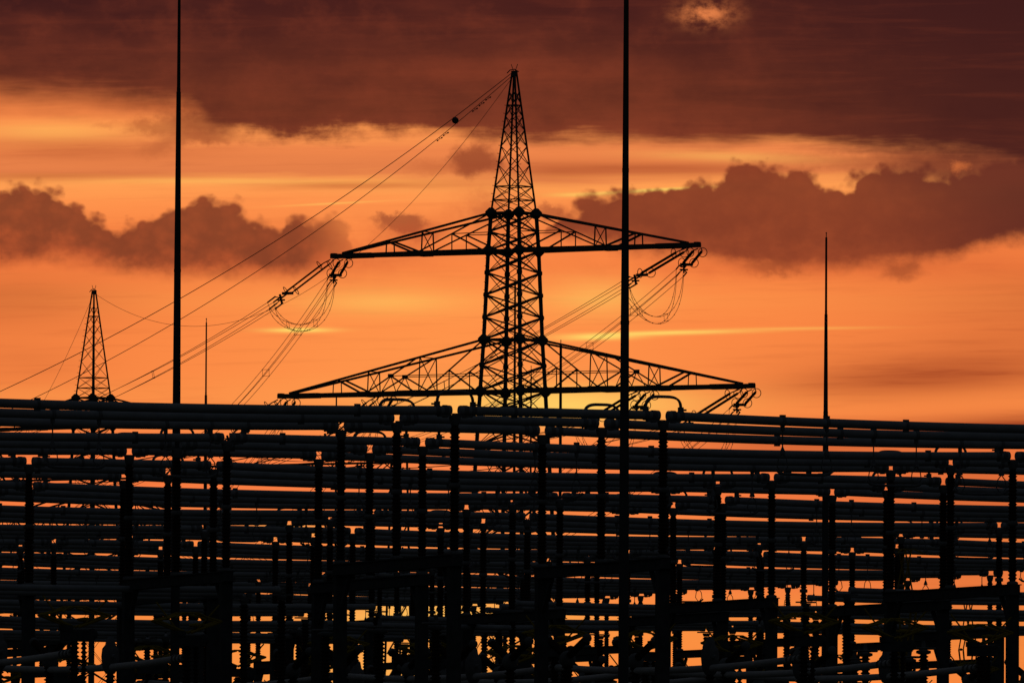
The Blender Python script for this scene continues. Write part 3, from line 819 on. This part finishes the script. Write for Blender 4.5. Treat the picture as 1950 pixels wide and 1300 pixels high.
puff(3.75, 2.32, .7, .22, .8, .8, (142, 68, 40))
puff(4.0, 2.62, .5, .12, .9, .6, (160, 78, 44))
puff(3.1, 2.75, .35, .10, .9, .45, (178, 90, 50))
puff(2.7, 2.4, .36, .13, .8, .6, (168, 82, 45))
puff(2.9, 2.9, .3, .1, .9, .35, (180, 92, 50))
puff(3.5, 2.55, .5, .2, .7, .5, (165, 80, 46))
puff(1.9, 2.36, .22, .07, .9, .3, (185, 95, 52))

# high dark deck
dn1 = noise(mul(U, .55), mul(Vv, 1.7), 14.0, 6, .5); dn2 = noise(mul(U, .3), mul(Vv, .9), 41.0, 5, .55)
dbot = curve(add(U, mul(sub(fb1, .5), .7)), [(-1, 1.85), (0, 1.86), (1, 1.9), (2, 1.93), (3.2, 2.0), (3.7, 2.1), (4.0, 2.35), (4.7, 2.52), (5.5, 2.6), (6.2, 2.55), (7.0, 2.5), (7.7, 2.5), (8.5, 2.58), (9.0, 2.68), (9.7, 2.66), (10.3, 2.7), (11, 2.62), (12, 2.66), (13, 2.74), (14, 2.72), (15, 2.64), (15.8, 2.72), (16.6, 2.86), (17.5, 2.92), (18.5, 2.98), (19.5, 3.1), (21, 3.2)])
rip = noise(add(mul(U, .28), mul(Vv, .25)), mul(Vv, 3.6), 90.0, 7, .62, .4)
dd = sub(dbot, add(Vv, add(mul(sub(dn1, .5), .6), add(mul(sub(rip, .5), .5), mul(sub(fb1, .5), mul(gauss(U, Vv, 6.0, 2.4, 4.0, .8), 1.05))))))
wid = sub(1.0, mul(sstep(U, 5.0, 2.0), -.9))
mD = sstep(dd, mul(wid, -.2), mul(wid, .26))
dcol = ramp(add(Vv, mul(sub(dn2, .5), 1.2)), [(-3, (58, 26, 27)), (0, (74, 32, 28)), (.7, (87, 39, 30)), (1.3, (101, 46, 32)), (2.0, (111, 51, 33)), (2.6, (128, 58, 37)), (3.2, (120, 55, 38))], -3, 4)
dcol = mixc(mul(sstep(U, 10.5, 19.5), .82), dcol, lin((62, 28, 27)))
dcol = mixc(mul(gauss(U, Vv, -.5, 0, 3.5, .8), .5), dcol, lin((52, 24, 26)))
dcol = mixc(mul(gauss(U, Vv, 9.8, 1.35, 2.4, .28), .4), dcol, lin((150, 66, 40)))
dcol = mixc(mul(gauss(U, Vv, 12.5, 2.5, 2.6, .3), .35), dcol, lin((150, 68, 42)))
dcol = mixc(mul(lstep(rip, .5, .8), .2), dcol, lin((150, 66, 41))); dcol = mixc(mul(lstep(rip, .5, .2), .22), dcol, lin((58, 26, 25)))
dcol = mixc(mul(lstep(dn1, .45, .8), mul(sub(1.0, sstep(U, 10, 17)), .3)), dcol, lin((135, 60, 40)))
dcol = mixc(mul(lstep(dn1, .48, .2), .25), dcol, lin((66, 29, 27)))
dcol = mixc(mul(lstep(fb1, .5, .75), mul(sub(1.0, sstep(U, 12, 19)), .3)), dcol, lin((140, 62, 40))); dcol = mixc(mul(lstep(fb1, .5, .28), .28), dcol, lin((64, 28, 26)))
hole = mul(gauss(U, Vv, 13.45, .24, .5, .24), sstep(add(mul(fb2, .6), mul(fb1, .5)), .42, .68))
dcol = mixc(mul(hole, 1.1), dcol, lin((222, 124, 70)))
sunset = mixc(mD, base, dcol)

# the rest of the dome: a dim dusk sky, physically based, cool overhead
nish = nt.nodes.new('ShaderNodeTexSky'); nish.sky_type = 'NISHITA'; nish.sun_disc = False
nish.sun_elevation = math.radians(1.0); nish.sun_rotation = math.radians(0.0); nish.dust_density = 2.0
hsv = nt.nodes.new('ShaderNodeHueSaturation'); LK(nish.outputs[0], hsv.inputs['Color']); hsv.inputs['Saturation'].default_value = .75; hsv.inputs['Value'].default_value = 1.0
scl = nt.nodes.new('ShaderNodeVectorMath'); scl.operation = 'SCALE'; LK(hsv.outputs[0], scl.inputs[0]); scl.inputs['Scale'].default_value = NISH_K = .075
cloudy = mixc(sstep(noise(mul(dx, 3), mul(dy, 3), mul(dzz, 8), 5, .55), .35, .65), scl.outputs[0], (.013, .016, .024))
fade = mul(mul(sstep(Vv, -28, -8), sstep(dy, .3, .7)), mul(sstep(U, -70, -30) if False else sstep(U0, -62, -25), sstep(U0, 82, 45)))
dim = nt.nodes.new('ShaderNodeVectorMath'); dim.operation = 'SCALE'; LK(cloudy, dim.inputs[0]); LK(sstep(dzz, -.05, .8, .06, .85), dim.inputs['Scale'])
out = mixc(fade, dim.outputs[0], sunset)
bg = nt.nodes.new('ShaderNodeBackground'); LK(out, bg.inputs['Color']); bg.inputs['Strength'].default_value = 1.0
wo = nt.nodes.new('ShaderNodeOutputWorld'); LK(bg.outputs[0], wo.inputs['Surface'])
world.cycles.sampling_method = 'MANUAL'; world.cycles.sample_map_resolution = 512

# the sun has sunk into the cloud bank behind the yard: almost nothing of it is left
sd_ = bpy.data.lights.new('sun', 'SUN'); sd_.energy = .04; sd_.angle = math.radians(10); sd_.color = (1, .62, .35)
so = bpy.data.objects.new('sun', sd_); col.objects.link(so)
so.rotation_euler = (math.radians(-89), 0, 0)     # shines from +Y, one degree above the horizon, towards the camera

# ------------------------------------------------------------------ camera
cam = bpy.data.cameras.new('camera'); co = bpy.data.objects.new('camera', cam); col.objects.link(co)
cam.sensor_width = 36; cam.lens = F / 1950 * 36; cam.clip_start = .5; cam.clip_end = 20000
co.matrix_world = Matrix.Translation(EYE) @ ROT.to_4x4()
sc.camera = co
sc.cycles.max_bounces = 3; sc.cycles.diffuse_bounces = 2; sc.cycles.glossy_bounces = 1
sc.view_settings.view_transform = 'Standard'; sc.view_settings.look = 'None'; sc.view_settings.exposure = 0; sc.view_settings.gamma = 1
